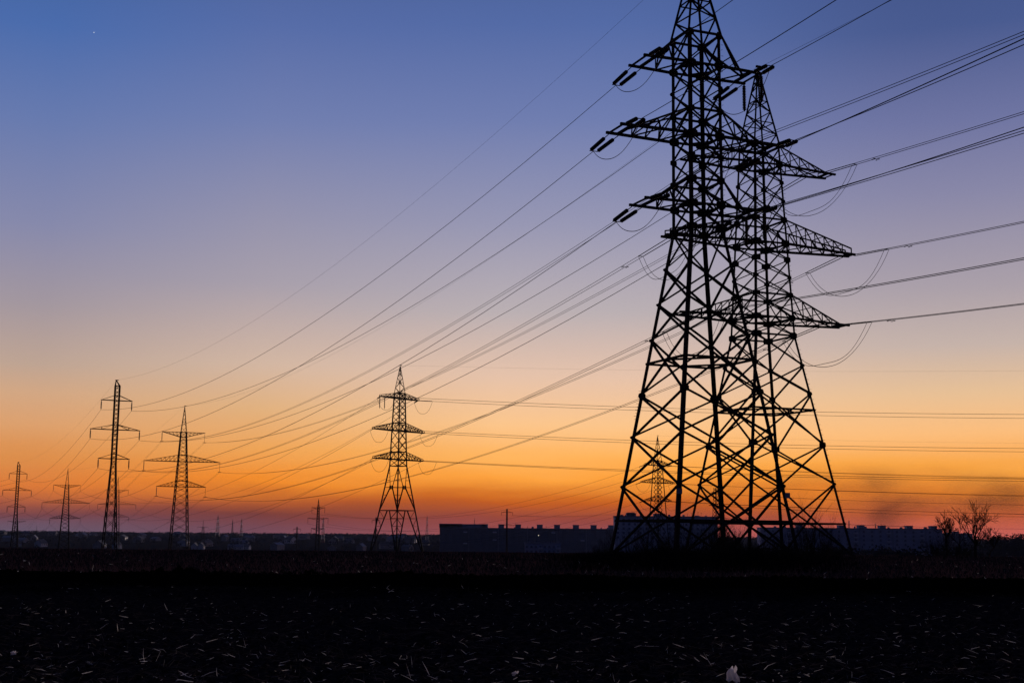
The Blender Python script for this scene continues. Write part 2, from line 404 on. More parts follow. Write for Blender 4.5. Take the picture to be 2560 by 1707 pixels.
# --- far pylons of the two lines
def slim(label, X, Y, top, dz=0):
    """tall slim suspension pylon with three pairs of thin arms"""
    b = ground(X, Y); k = dz
    p = Pylon('slim_pylon', label, X, Y, 27, [(b - .3, 2.12), (16.7 + k, .72), (36 + k, .71)], 'slim suspension pylons of the left line')
    zs = [b, *[lerp(b, 16.7 + k, q) for q in (.15, .28, .40, .51, .61, .70, .78, .86, .93, 1.0)]]
    p.legs([b, 16.7 + k, 34.5 + k], .20)
    up = panels(16.7 + k, 34.5 + k, 18)
    p.faces(zs + up[1:], .092, rings=(16.7 + k, 17.85 + k, 18.9 + k, 23.5 + k, 24.46 + k, 25.6 + k, 31.14 + k, 32.3 + k, 34.5 + k), rw=.12)
    p.peak(34.5 + k, 35.8 + k, .10, 1, .5, offset=-.35)
    for su in (-1, 1):
        for zl, zu, L, n in ((31.14, 32.29, 3.45, 1), (24.46, 25.6, 5.5, 2), (17.85, 18.9, 3.45, 1)):
            p.arm(su, zl + k, zu + k, L, .09, n, .10, cw=.17, plan=False)
    p.att = {(nm, su): p.Wd(su * L, 0, zl + k - .1) for nm, zl, L in (('upper', 31.14, 3.4), ('middle', 24.46, 5.45), ('lower', 17.85, 3.4)) for su in (-1, 1)}
    p.gw = p.Wd(-.3, 0, 35.8 + k); p.ilen = 2.15
    return p
def wide(label, X, Y, k, group, dense=True, psi=22):
    """broad-armed tapering suspension pylon"""
    b = ground(X, Y); th = 1 + max(0, Y - 388) / 1200
    p = Pylon('wide_pylon', label, X, Y, psi, [(b - .3, 3.8), (30.5 + k, 1.11), (38.3 + k, .15)], group)
    low = [lerp(b, 14.57 + k, 1 - (1 - q / 9) ** 1.15) for q in range(10)] if dense else panels(b, 14.57 + k, 6)
    n1, n2 = (6, 6) if dense else (4, 4)
    zs = low + panels(14.57 + k, 21.9 + k, n1)[1:] + panels(21.9 + k, 29.1 + k, n2)[1:] + [30.5 + k]
    p.legs([b, 30.6 + k], .24 * th, taper=.8)
    p.faces(zs, .10 * th, rings=(14.57 + k, 16.3 + k, 21.9 + k, 23.84 + k, 29.1 + k, 30.5 + k), rw=.13)
    p.peak(30.5 + k, 38.3 + k, .075, 6, .45)
    for su in (-1, 1):
        p.arm(su, 29.1 + k, 30.5 + k, 6.2, .085, 5, .12, inv=True, cw=.15)
        p.arm(su, 21.9 + k, 23.84 + k, 10.95, .085, 8, .12, cw=.17)
        p.arm(su, 14.57 + k, 16.3 + k, 7.05, .085, 5, .12, cw=.16)
    p.att = {(nm, su): p.Wd(su * L, 0, zl + k - .1) for nm, zl, L in (('upper', 30.5, 6.15), ('middle', 21.9, 10.9), ('lower', 14.57, 7.0)) for su in (-1, 1)}
    p.gw = p.Wd(0, 0, 38.3 + k); p.ilen = 2.75
    return p
P1 = slim('tall slim black pylon with thin arms, highest of the left group', -90.33, 301, 35.7)
P0 = slim('slim black pylon with thin arms nearest the left edge of the photo', -199.5, 537, 28.5, -6.9)
P2 = wide('wide-armed tapering black pylon, largest of its kind on the left', -96.3, 388, 0, 'wide-armed suspension pylons of the left line')
P2b = wide('wide-armed tapering black pylon between the two slim pylons on the left', -213.9, 640, -7.1, 'wide-armed suspension pylons of the left line')
P2c = wide('sunken wide-armed pylon half hidden behind the leftmost slim pylon', -352, 950, -22.3, 'wide-armed suspension pylons of the left line', False)
P2d = wide('tiny dark pylon with its arms against the far town, left part', -746, 2100, -28.9, 'wide-armed suspension pylons of the left line', False)
P1b = wide('wide-armed pylon showing just behind the tall slim pylon', -234.4, 792, -4.6, None, False, 15)
T4 = wide('tiny pylon over the town right of the large wide-armed pylon', -357.2, 1550, -23, None, False, 15)

# --- splay-legged angle pylon in the middle
def angle_pylon(label, X, Y, b, prof, zs, arms, peak, lw, bw, splay=None, psi=49.9, group=None):
    p = Pylon('angle_pylon', label, X, Y, psi, prof, group, z0=b)
    p.legs([b, (splay or zs[0]), zs[-1]], lw)
    p.faces(zs, bw, rings=[q for a in arms for q in a[:2]] + [zs[0]], rw=bw * 1.5)
    p.peak(peak[0], peak[1], bw * .85, 6, .5)
    for su in (-1, 1):
        for zl, zu, Ln, n in arms: p.arm(su, zl, zu, Ln, bw, n, .35, cw=bw * 1.9, upto=.35)
    p.att = {(nm, su): p.Wd(su * (a[2] - .1), 0, a[0]) for nm, a in zip(('upper', 'middle', 'lower'), arms) for su in (-1, 1)}
    p.gw = p.Wd(0, 0, peak[1])
    return p
b3 = ground(-27, 316) - .2
P3 = angle_pylon('black angle pylon on splayed trussed legs in the middle of the photo', -26.9, 316, b3,
    [(b3, 6.55), (17.5, 2.02), (35.0, 1.29), (42, .2)], [17.5] + panels(19.05, 25.9, 3) + panels(27.8, 33.7, 4) + [34.95],
    [(33.7, 34.95, 6.4, 4), (25.9, 27.8, 8.5, 8), (19.05, 20.85, 8.2, 6)], (34.95, 41.7), .30, .115, splay=17.5)
for i in range(4):                                   # trussed portal legs
    j = (i + 1) % 4; mb = MB()
    mb.bar(P3.K(i, 7.0), P3.K(j, 7.0), .20)
    for a, c in ((i, j), (j, i)):
        ft, N_, Mm = P3.K(a, b3), P3.K(a, 12.45).lerp(P3.K(c, 12.45), .42), P3.K(a, 7.0).lerp(P3.K(c, 7.0), .44)
        mb.bar(ft, Mm, .2); mb.bar(P3.K(a, 7.0), N_, .2); mb.bar(N_, P3.K(a, 17.4), .13); mb.bar(N_, P3.K(a, 12.45), .10)
        for k in range(1, 6):
            t = k / 6; z = lerp(b3, 7.0, t); mb.bar(P3.K(a, z), ft.lerp(Mm, t), .075)
            if k < 6: mb.bar(P3.K(a, lerp(b3, 7.0, (k + 1) / 6)), ft.lerp(Mm, t), .075)
        for k in (1, 2):
            t = k / 3; mb.bar(P3.K(a, lerp(7.0, 12.45, t)), P3.K(a, 7.0).lerp(N_, t), .07)
            mb.bar(P3.K(a, lerp(12.45, 17.4, t)), N_.lerp(P3.K(a, 17.4), t), .07)
            mb.bar(P3.K(a, lerp(7.0, 12.45, (k - 1) / 3)), P3.K(a, 7.0).lerp(N_, t), .07)
        mb.plate(N_, (P3.K(c, 12.45) - P3.K(a, 12.45)).normalized(), V((0, 0, 1)), (P3.K(c, 12.45) - P3.K(a, 12.45)).normalized().cross(V((0, 0, 1))), .30, .42, .04)
    mb.build('portal_truss', STEEL, P3.root)
b4 = ground(54, 487) - .2
P4 = angle_pylon('smaller pylon standing behind the left legs of the front pylon', 54.0, 487, b4,
    [(b4, 4.4), (11, 1.5), (28.9, 1.46), (38.2, .2)], panels(b4, 11, 5) + panels(11, 14.2, 2)[1:] + panels(14.2, 20.75, 4)[1:] + panels(20.75, 27.15, 4)[1:] + [28.9],
    [(27.15, 28.9, 6.7, 4), (20.75, 22.65, 8.5, 6), (14.2, 15.85, 6.6, 4)], (28.9, 38.1), .30, .135, psi=38.7)
b5 = ground(123.6, 800) - .2
P5 = Pylon('flat_top_pylon', 'small flat-topped pylon seen between the middle legs of the big pylons', 123.6, 800, 30, [(b5, 3.4), (8, 1.95), (30.4, 1.25)], z0=b5)
P5.legs([b5, 30.4], .26); P5.faces(panels(b5, 12.5, 6) + panels(12.5, 30.3, 8)[1:], .12, rings=(12.5, 19.8, 26.9, 30.3))
for zl, L in ((26.9, 4.6), (19.8, 5.4), (12.5, 4.6)):
    for su in (-1, 1): P5.arm(su, zl, zl + 1.4, L, .12, 2, .2, cw=.2)
P5.att = {(nm, su): P5.Wd(su * L, 0, zl) for nm, zl, L in (('upper', 26.9, 4.5), ('middle', 19.8, 5.3), ('lower', 12.5, 4.5)) for su in (-1, 1)}
b7 = ground(-96.4, 667) - .2
P7 = Pylon('small_pylon', 'small three-armed pylon over the town left of the splay-legged pylon', -96.35, 667, 20, [(b7, 1.5), (14.3, .55), (18.5, .12)], z0=b7)
P7.legs([b7, 14.3], .30); P7.faces(panels(b7, 3.9, 7) + panels(3.9, 14.3, 8)[1:], .11, rings=(3.9, 8.95, 14.2), rw=.2); P7.peak(14.3, 18.45, .12, 3)
for zl, L in ((14.2, 3.3), (8.95, 5.15), (3.9, 3.3)):
    for su in (-1, 1): P7.arm(su, zl - .9, zl, L, .10, 2, .1, inv=True, cw=.17)
P7.att = {(nm, su): P7.Wd(su * L, 0, zl) for nm, zl, L in (('upper', 14.2, 3.25), ('middle', 8.95, 5.1), ('lower', 3.9, 3.25)) for su in (-1, 1)}
P7.ilen = 3.0

# ------------------------------------------------------------------ insulators
def disc_profile(L, n, r, core, pad=.25):
    """points along -Z with radii: a stack of n shed discs"""
    pts = [(0, core * .6), (pad * .9, core * .6)]; st = (L - 2 * pad) / n
    for k in range(n):
        z = pad + k * st; pts += [(z, core), (z + st * .25, r * .55), (z + st * .55, r), (z + st * .62, r), (z + st * .66, core * 1.1)]
    pts += [(L - pad * .9, core * .6), (L, core * .6)]
    return pts
def lathe(mb, pts, n=8, org=V((0, 0, 0)), d=V((0, 0, -1))):
    mb.tube([org + d * z for z, r in pts], [r for z, r in pts], n); return mb
def string_mesh(name, L, n, r, core, seg=8):
    return lathe(MB(), disc_profile(L, n, r, core), seg).mesh(name, GLASSI)
ME_110 = string_mesh('insulator_string', 2.15, 9, .19, .10, 6)
ME_330 = string_mesh('insulator_string', 2.75, 10, .16, .08, 6)
ME_330T = string_mesh('insulator_string', 2.75, 6, .07, .03, 5)
def susp(p, phrase, me_l, me_r=None):
    for (nm, su), A in p.att.items():
        side = 'left' if su < 0 else 'right'
        o = obj('insulator_string', me_l if su < 0 or me_r is None else me_r, A)
        tag(o, f'insulator hanging from the {nm} {side} arm tip of {phrase}', 'insulator', 'hanging insulator strings')
    return {k: A - V((0, 0, p.ilen)) for k, A in p.att.items()}
E1 = susp(P1, 'the tall slim pylon', ME_110); E0 = susp(P0, 'the leftmost slim pylon', ME_110)
E2 = susp(P2, 'the largest wide-armed pylon', ME_330, ME_330T); E2b = susp(P2b, 'the wide-armed pylon second from left', ME_330, ME_330T)
E2c = susp(P2c, 'the sunken pylon at far left', ME_330T); E1b = susp(P1b, 'the pylon behind the tall slim one', ME_330)
E7 = susp(P7, 'the small three-armed pylon', string_mesh('insulator_string', 3.0, 8, .14, .06, 5))
E4 = susp(T4, 'the tiny pylon over the town', ME_330)
LONGROD = None
def wire(name, A, B, sag, r, label, group, n=28, t1=1.0, m=WIRE):
    A = V(A); B = V(B); mb = MB(); o0 = A.copy()
    pts = [];
    for k in range(n + 1):
        t = k / n * t1; p = A.lerp(B, t); p.z -= 4 * sag * t * (1 - t); pts.append(p - o0)
    mb.tube(pts, r, 4)
    return tag(mb.build(name, m, loc=o0), label, 'wire', group)
def sdir(A, B, sag):
    d = B - A; L = V((d.x, d.y, 0)).length; s = (d.z - 4 * sag) / L
    q = V((d.x / L, d.y / L, s)); return q.normalized()
def double_set(A, dirn, across, L, label, group, thick=True, sep=(.42, .3)):
    """two parallel strings, yokes at both ends; returns the live end"""
    r = empty('insulator_set', A); tag(r, label, 'insulator', group)
    ac = across.normalized(); d = dirn
    lk, ps = (.65, L - .65) if thick else (.3, L - .3)
    for s in (-1, 1):
        a = ac * s * sep[0]; b = d * L + ac * s * sep[1]; dd = (b - a).normalized()
        MB().bar(a, a + dd * lk, .05).build('link', STEEL, r); MB().bar(b - dd * .12, b, .05).build('clevis', STEEL, r)
        Ls = (b - a).length - lk - .12
        if thick: lathe(MB(), disc_profile(Ls, 13, .165, .125, .06), 10, a + dd * lk, dd).build('insulator_string', GLASSI, r)
        else: lathe(MB(), disc_profile(Ls, 22, .05, .035, .06), 6, a + dd * lk, dd).build('insulator_string', GLASSI, r)
    MB().bar(d * L - ac * (sep[1] + .05), d * L + ac * (sep[1] + .05), .07, .05).build('yoke_plate', STEEL, r)
    return V(A) + d * L
def jumper(A, B, drop, r, label, group, wob=0.0, mid=None):
    n = 22; pts = []
    for k in range(n + 1):
        t = k / n; p = V(A).lerp(V(B), t)
        q = 1 - abs(2 * t - 1) ** 2.6; p.z -= drop * q
        if mid is not None: p += mid * (4 * t * (1 - t))
        p.z += wob * math.sin(t * 9) * math.sin(t * math.pi); pts.append(p - V(A))
    return tag(MB().tube(pts, r, 4).build('jumper_wire', WIRE, loc=A), label, 'wire', group)
def damper(P, d):
    mb = MB(); mb.bar((0, 0, 0), (0, 0, -.09), .03); mb.bar(-d * .2 + V((0, 0, -.1)), d * .2 + V((0, 0, -.1)), .02)
    for s in (-1, 1): mb.bar(d * s * .24 + V((0, 0, -.1)), d * s * .12 + V((0, 0, -.1)), .07)
    return mb.mesh('vibration_damper', STEEL)
SIDE = {-1: 'left', 1: 'right'}
LEV = ('upper', 'middle', 'lower')
WR = .030

# --- line F: front pylon -> slim pylons, and past the camera on the right
FA = {'upper': (38.0, 5.3), 'middle': (32.3, 7.3), 'lower': (26.8, 5.3)}
NF = V((14.34, 100, 0)) + V((math.cos(R_(-76)), math.sin(R_(-76)), 0)) * 250
uN = V((.95, .31, 0))
for nm in LEV:
    for su in (-1, 1):
        z, L = FA[nm]; hs = lerp(FP.hs(z), 1.25, .8)
        sd_ = SIDE[su]
        T = E1[(nm, su)]; sg = 7.0
        A = FP.Wd(su * (L - .65), hs, z - .12); d = sdir(A, T, sg)
        e1 = double_set(A, d, FP.u, 3.0, f'fat insulator pair pulling away from the front pylon\'s {nm} {sd_} arm', 'tension insulators of the front pylon')
        wire('conductor_wire', e1, T, sg, WR, f'{nm} {sd_} conductor from the front pylon to the tall slim pylon', 'conductors of the front line')
        T2 = NF + uN * su * L * .95 + V((0, 0, z - 2))
        A2 = FP.Wd(su * (L - .65), -hs, z - .12); d2 = sdir(A2, T2, 6.5)
        e2 = double_set(A2, d2, FP.u, 2.8, f'fat insulator pair pulling nearer from the front pylon\'s {nm} {sd_} arm', 'tension insulators of the front pylon')
        wire('conductor_wire', e2, T2, 6.5, WR, f'{nm} {sd_} single conductor running from the front pylon over the right edge', 'conductors of the front line', 40, .62)
        drop = 1.5 if not (su > 0 and nm != 'middle') else 2.2
        jumper(e1 + V((0, 0, -.05)), e2 + V((0, 0, -.05)), drop, .028, f'loose jumper loop under the {nm} {sd_} arm of the front pylon', 'jumper loops of the front pylon', .08)
        if su > 0 and nm != 'middle':
            for sv, w_ in ((1, 'far'), (-1, 'near')):
                q = FP.Wd(L - .1, sv * hs * .98, z - .1)
                o = empty('insulator_string', q); tag(o, f'vertical insulator string at the {w_} tip of the front pylon\'s {nm} right arm', 'insulator', 'jumper insulators of the front pylon')
                lathe(MB(), disc_profile(2.25, 15, .165, .11, .12), 10).build('disc_stack', GLASSI, o)
                MB().bar((0, 0, .12), (0, 0, -.2), .05).build('hook', STEEL, o)
ftop = FP.Wd(0, 0, 47.8)
wire('ground_wire', ftop, P1.gw, 7, .012, 'thin earth wire from the front pylon peak down to the tall slim pylon', 'earth wires')
wire('ground_wire', ftop, NF + V((0, 0, 46)), 5, .012, 'thin earth wire from the front pylon peak past the right side', 'earth wires', 30, .5)
OUT1 = V((-199.5, 537, 0)) + V((-.42, .91, 0)) * 260
for nm in LEV:
    for su in (-1, 1):
        wire('conductor_wire', E1[(nm, su)], E0[(nm, su)], 6.5, .030, f'{nm} {SIDE[su]} conductor between the two slim pylons on the left', 'conductors of the front line')
        wire('conductor_wire', E0[(nm, su)], E0[(nm, su)] + V((-195, 190, -4)), 6.0, .034, f'{nm} {SIDE[su]} conductor leaving the leftmost slim pylon at the left edge', 'conductors of the front line', 20)
wire('ground_wire', P1.gw, P0.gw, 4.5, .012, 'thin earth wire between the peaks of the two slim pylons', 'earth wires')

# --- line R: rear pylon -> wide-armed pylons, twin conductors
RA = {'upper': (35.25, 7.9, .75), 'middle': (27.85, 10.1, .45), 'lower': (21.0, 9.0, .75)}
NR = V((22.65, 118, 0)) + V((math.cos(R_(-69)), math.sin(R_(-69)), 0)) * 300
uR = V((.93, .36, 0))
DMP = damper(None, V((0, 1, 0)))
for nm in LEV:
    for su in (-1, 1):
        z, L, wt = RA[nm]; sd_ = SIDE[su]
        for T0, sg, sv, where, t1, grp in ((E2[(nm, su)], 6.3, 1, 'to the largest wide-armed pylon', 1.0, 0), (NR + uR * su * L + V((0, 0, z + 2)), 6.5, -1, 'running over the right edge', .5, 1)):
            A = RP.Wd(su * (L - 1.6 if nm != 'middle' else L - .3), sv * wt, z - .12)
            if sv > 0: A = RP.Wd(su * (L - 2.4 if nm != 'middle' else L - .9), sv * wt * 1.2, z - .12)
            d = sdir(A, T0, sg); ac = d.cross(V((0, 0, 1))).normalized()
            way = 'away' if sv > 0 else 'nearer'
            e = double_set(A, d, ac, 5.2, f'slender insulator pair pulling {way} from the rear pylon\'s {nm} {sd_} arm', 'tension insulators of the rear pylon', False, (.26, .22))
            if sv > 0: eA = e
            else: eB = e
            for q, tw in ((-1, 'left'), (1, 'right')):
                off = ac * q * .22; ww = wire('conductor_wire', e + off, T0 + ac * q * .2, sg, WR * .85, f'{tw} wire of the rear pylon\'s {nm} {sd_} pair {where}', 'twin conductors of the rear line', 34, t1)
                # damper a little way along
                L_ = (T0 - e).length; t = 3.0 / L_; pp = (e + off).lerp(T0 + ac * q * .2, t); pp.z -= 4 * sg * t * (1 - t) + .02
                o = obj('vibration_damper', DMP, pp); o.rotation_euler = (0, 0, math.atan2(d.y, d.x) - math.pi / 2)
                tag(o, f'small damper on the {tw} wire, {nm} {sd_} pair, {"far" if sv > 0 else "near"} side of rear pylon', 'damper', 'vibration dampers of the rear line')
        for q, tw in ((-1, 'left'), (1, 'right')):
            ac = RP.u * q * .25
            jumper(eA + ac, eB + ac, 3.1, .025, f'{tw} drooping jumper wire under the {nm} {sd_} arm of the rear pylon', 'jumper loops of the rear pylon', .12 * q)
wire('ground_wire', RP.gw if hasattr(RP, 'gw') else RP.Wd(0, 0, 44.9), P2.gw, 7, .011, 'thin earth wire from the rear pylon peak to the largest wide-armed pylon', 'earth wires')
wire('ground_wire', RP.Wd(.3, 0, 44.9), NR + V((0, 0, 47)), 5, .013, 'thin earth wire from the rear pylon peak over the right edge', 'earth wires', 30, .5)
for nm in LEV:
    for su in (-1, 1):
        a, b_ = E2[(nm, su)], E2b[(nm, su)]; ac = (b_ - a).cross(V((0, 0, 1))).normalized()
        for q, tw in ((-1, 'left'), (1, 'right')):
            wire('conductor_wire', a + ac * q * .2, b_ + ac * q * .2, 9, .022, f'{tw} wire of the {nm} {SIDE[su]} twin between the two large wide-armed pylons', 'twin conductors of the rear line')
        o = obj('suspension_clamp', MB().bar((-.5, 0, 0), (.5, 0, 0), .14).bar((0, 0, .25), (0, 0, 0), .08).mesh('suspension_clamp', STEEL), a); o.rotation_euler = (0, 0, R_(22))
        tag(o, f'bar clamp under the {nm} {SIDE[su]} insulator of the largest wide-armed pylon', 'clamp', 'suspension clamps')
        wire('conductor_wire', b_, E2c[(nm, su)], 10, .028, f'{nm} {SIDE[su]} conductor descending left from the second wide-armed pylon', 'twin conductors of the rear line')
wire('ground_wire', P2.gw, P2b.gw, 6, .012, 'thin earth wire between the two large wide-armed pylons', 'earth wires')

# --- line M: middle angle pylon and the small pylons to its right
def tension(p, T, nm, su, sg, L, phrase, way, grp, thick):
    A = p.att[(nm, su)]; d = sdir(A, T, sg); mb = MB()
    if thick: lathe(mb, disc_profile(L, 12, .16, .09, .15), 6, V((0, 0, 0)), d)
    else: lathe(mb, disc_profile(L, 10, .08, .05, .15), 5, V((0, 0, 0)), d)
    o = mb.build('insulator_string', GLASSI, loc=A)
    tag(o, f'insulator pulling {way} from the {nm} {SIDE[su]} arm of {phrase}', 'insulator', grp)
    return A + d * L
N3 = V((285, 292, 0)); N4 = V((420, 470, 0)); N5 = V((520, 800, 0))
SAG3 = {'upper': 27, 'middle': 24, 'lower': 20}
for nm in LEV:
    for su in (-1, 1):
        z = P3.att[(nm, su)].z
        sg = 13.0; T = E1b[(nm, su)]
        eL = tension(P3, T, nm, su, sg, 2.6, 'the splay-legged pylon', 'left', 'tension insulators of the small pylons', nm == 'upper')
        wire('conductor_wire', eL, T, sg, .036, f'{nm} {SIDE[su]} conductor from the splay-legged pylon down to the far left', 'conductors of the middle line', 34)
        T = N3 + V((4 * su, 5 * su, z))
        eR = tension(P3, T, nm, su, 4.0, 3.6, 'the splay-legged pylon', 'right', 'tension insulators of the small pylons', nm == 'upper')
        wire('conductor_wire', eR, T, 4.0, .042, f'{nm} {SIDE[su]} level conductor from the splay-legged pylon to the right edge', 'conductors of the middle line')
        jumper(eL, eR, 2.9, .035, f'jumper loop under the {nm} {SIDE[su]} arm of the splay-legged pylon', 'jumper loops of the small pylons')
        z = P4.att[(nm, su)].z; T = E7[(nm, su)]; sg = 9.0
        eL = tension(P4, T, nm, su, sg, 3.0, 'the pylon behind the front legs', 'left', 'tension insulators of the small pylons', su < 0)
        wire('conductor_wire', eL, T, sg, .036, f'{nm} {SIDE[su]} faint conductor from the pylon behind the front legs leftward', 'conductors of the middle line')
        T = N4 + V((4 * su, 5 * su, z))
        eR = tension(P4, T, nm, su, 4.0, 3.4, 'the pylon behind the front legs', 'right', 'tension insulators of the small pylons', True)
        wire('conductor_wire', eR, T, 4.0, .05, f'{nm} {SIDE[su]} faint conductor from the pylon behind the front legs rightward', 'conductors of the middle line')
        jumper(eL, eR, 3.0, .04, f'jumper loop under the {nm} {SIDE[su]} arm of the pylon behind the front legs', 'jumper loops of the small pylons')
        z = P5.att[(nm, su)].z; T = N5 + V((4 * su, 4 * su, z))
        eR = tension(P5, T, nm, su, 5.0, 4.0, 'the flat-topped pylon', 'right', 'tension insulators of the small pylons', True)
        wire('conductor_wire', eR, T, 5.0, .05, f'{nm} {SIDE[su]} faint level conductor from the flat-topped pylon to the right edge', 'conductors of the middle line')
for t_, w_ in ((.0, 'outer'), (1.6, 'inner')):
    o = obj('insulator_string', string_mesh('insulator_string', 2.9, 10, .16, .09, 6), P3.Wd(-6.3 + t_, .3, 33.7)); tag(o, f'{w_} of two insulators hanging under the upper left arm of the splay-legged pylon', 'insulator', 'hanging insulator strings')
wire('ground_wire', P3.gw, P1b.gw, 8, .012, 'very thin earth wire from the splay-legged pylon peak to the left', 'earth wires')
wire('ground_wire', P3.gw, N3 + V((0, 0, 45)), 3, .010, 'very thin level earth wire from the splay-legged pylon peak to the right', 'earth wires')
wire('ground_wire', P4.gw, N4 + V((0, 0, 40)), 3, .012, 'very thin level earth wire from the pylon behind the front legs', 'earth wires')

# ------------------------------------------------------------------ concrete poles and masts
def conc_pole(label, X, Y, ztop, arms, r=.28, hang=.9):
    b = ground(X, Y) - .2; root = empty('utility_pole', (X, Y, b)); tag(root, label, 'utility pole', 'concrete poles'); H = ztop - b
    MB().tube([(0, 0, 0), (0, 0, H)], [r * 1.25, r * .85], 10).build('shaft', CONC, root)
    for za, L, tips in arms:
        mb = MB(); mb.bar((-L, 0, za - b), (L, 0, za - b), .16); mb.bar((0, 0, za - b + .7), (-L * .8, 0, za - b), .07); mb.bar((0, 0, za - b + .7), (L * .8, 0, za - b), .07)
        mb.build('cross_arm', STEEL, root)
        for s in (-1, 1):
            if tips == 'down': lathe(MB(), disc_profile(1.3, 6, .13, .06, .1), 6, V((s * L, 0, za - b))).build('insulator', GLASSI, root)
            else: MB().bar((s * L, 0, za - b), (s * L, 0, za - b + .45), .16).build('insulator', GLASSI, root)
    MB().bar((-.35, 0, H), (.35, 0, H), .12).build('cap', STEEL, root)
    return b
conc_pole('tall concrete power pole with two cross arms in front of the long apartment block', -1.5, 560, 12.2, [(10.8, 2.35, 'down'), (5.3, 3.1, 'up')], .40)
conc_pole('short concrete pole with one cross arm left of the small three-armed pylon', -112.0, 700, 4.6, [(3.5, 1.95, 'down')], .36)
conc_pole('dark pole standing behind the left leg of the splay-legged pylon', -56.5, 560, 8.2, [(7.0, 1.7, 'down')], .32)
for nm, dzp, s in (('upper', 10.2, 1), ('upper', 10.2, -1), ('lower', 5.4, 1)):
    wire('conductor_wire', V((-1.5 + s * 2.35, 560, dzp - .6)), P5.att[(nm, s)], 5.0, .028, f'faint {nm} {"right" if s > 0 else "left"} wire from the tall concrete pole to the flat-topped pylon', 'conductors of the middle line')
def mast(label, X, Y, ztop, bw, n=7, red=True):
    b = ground(X, Y) - .5; root = empty('lattice_mast', (X, Y, b)); tag(root, label, 'mast', 'far lattice masts'); H = ztop - b
    segs = panels(0, H, n)
    def k(i, z): h = lerp(bw, bw * .22, z / H) / 2; return V(((-h, h, h, -h)[i], (-h, -h, h, h)[i], z))
    for q in range(n):
        mb = MB()
        for i in range(4):
            j = (i + 1) % 4; mb.bar(k(i, segs[q]), k(i, segs[q + 1]), .30)
            for zz_ in range(3):
                z0, z1 = lerp(segs[q], segs[q + 1], zz_ / 3), lerp(segs[q], segs[q + 1], (zz_ + 1) / 3)
                mb.bar(k(i, z0), k(j, z1), .16); mb.bar(k(j, z0), k(i, z1), .16)
        mb.build('mast_section', (REDW if q % 2 == 0 else WHITEW) if red else STEEL2, root)
    MB().bar((0, 0, H), (0, 0, H + 3), .25).build('antenna_rod', STEEL2, root)
def atpx(px, Y): return (px - 1280 + ROLL * 482) / 3300 * Y
mast('tallest red and white lattice mast on the horizon left of centre', atpx(551.5, 2300), 2300, 28, 7)
mast('red and white lattice mast nearest the small three-armed pylon', atpx(610, 2300), 2300, 23, 4.5)
mast('stubby dark mast between the two banded masts on the horizon', atpx(588, 2300), 2300, 21, 3.2, 6, False)
mast('thin red mast partly behind the small three-armed pylon', atpx(812.5, 1900), 1900, 21, 5, 6)
mast('red lattice mast on the horizon right of the splay-legged pylon', atpx(1069.5, 1900), 1900, 25, 4.6)
mast('red lattice mast behind the roof of the long left block', atpx(1187, 1900), 1900, 22, 3.6)
mast('faint mast over the right apartment block beside the big pylon leg', atpx(2114.5, 2400), 2400, 31, 6, 6)
mast('faint cross-shaped mast over the middle of the right apartment block', atpx(2180, 2400), 2400, 26, 3.5, 6, False)

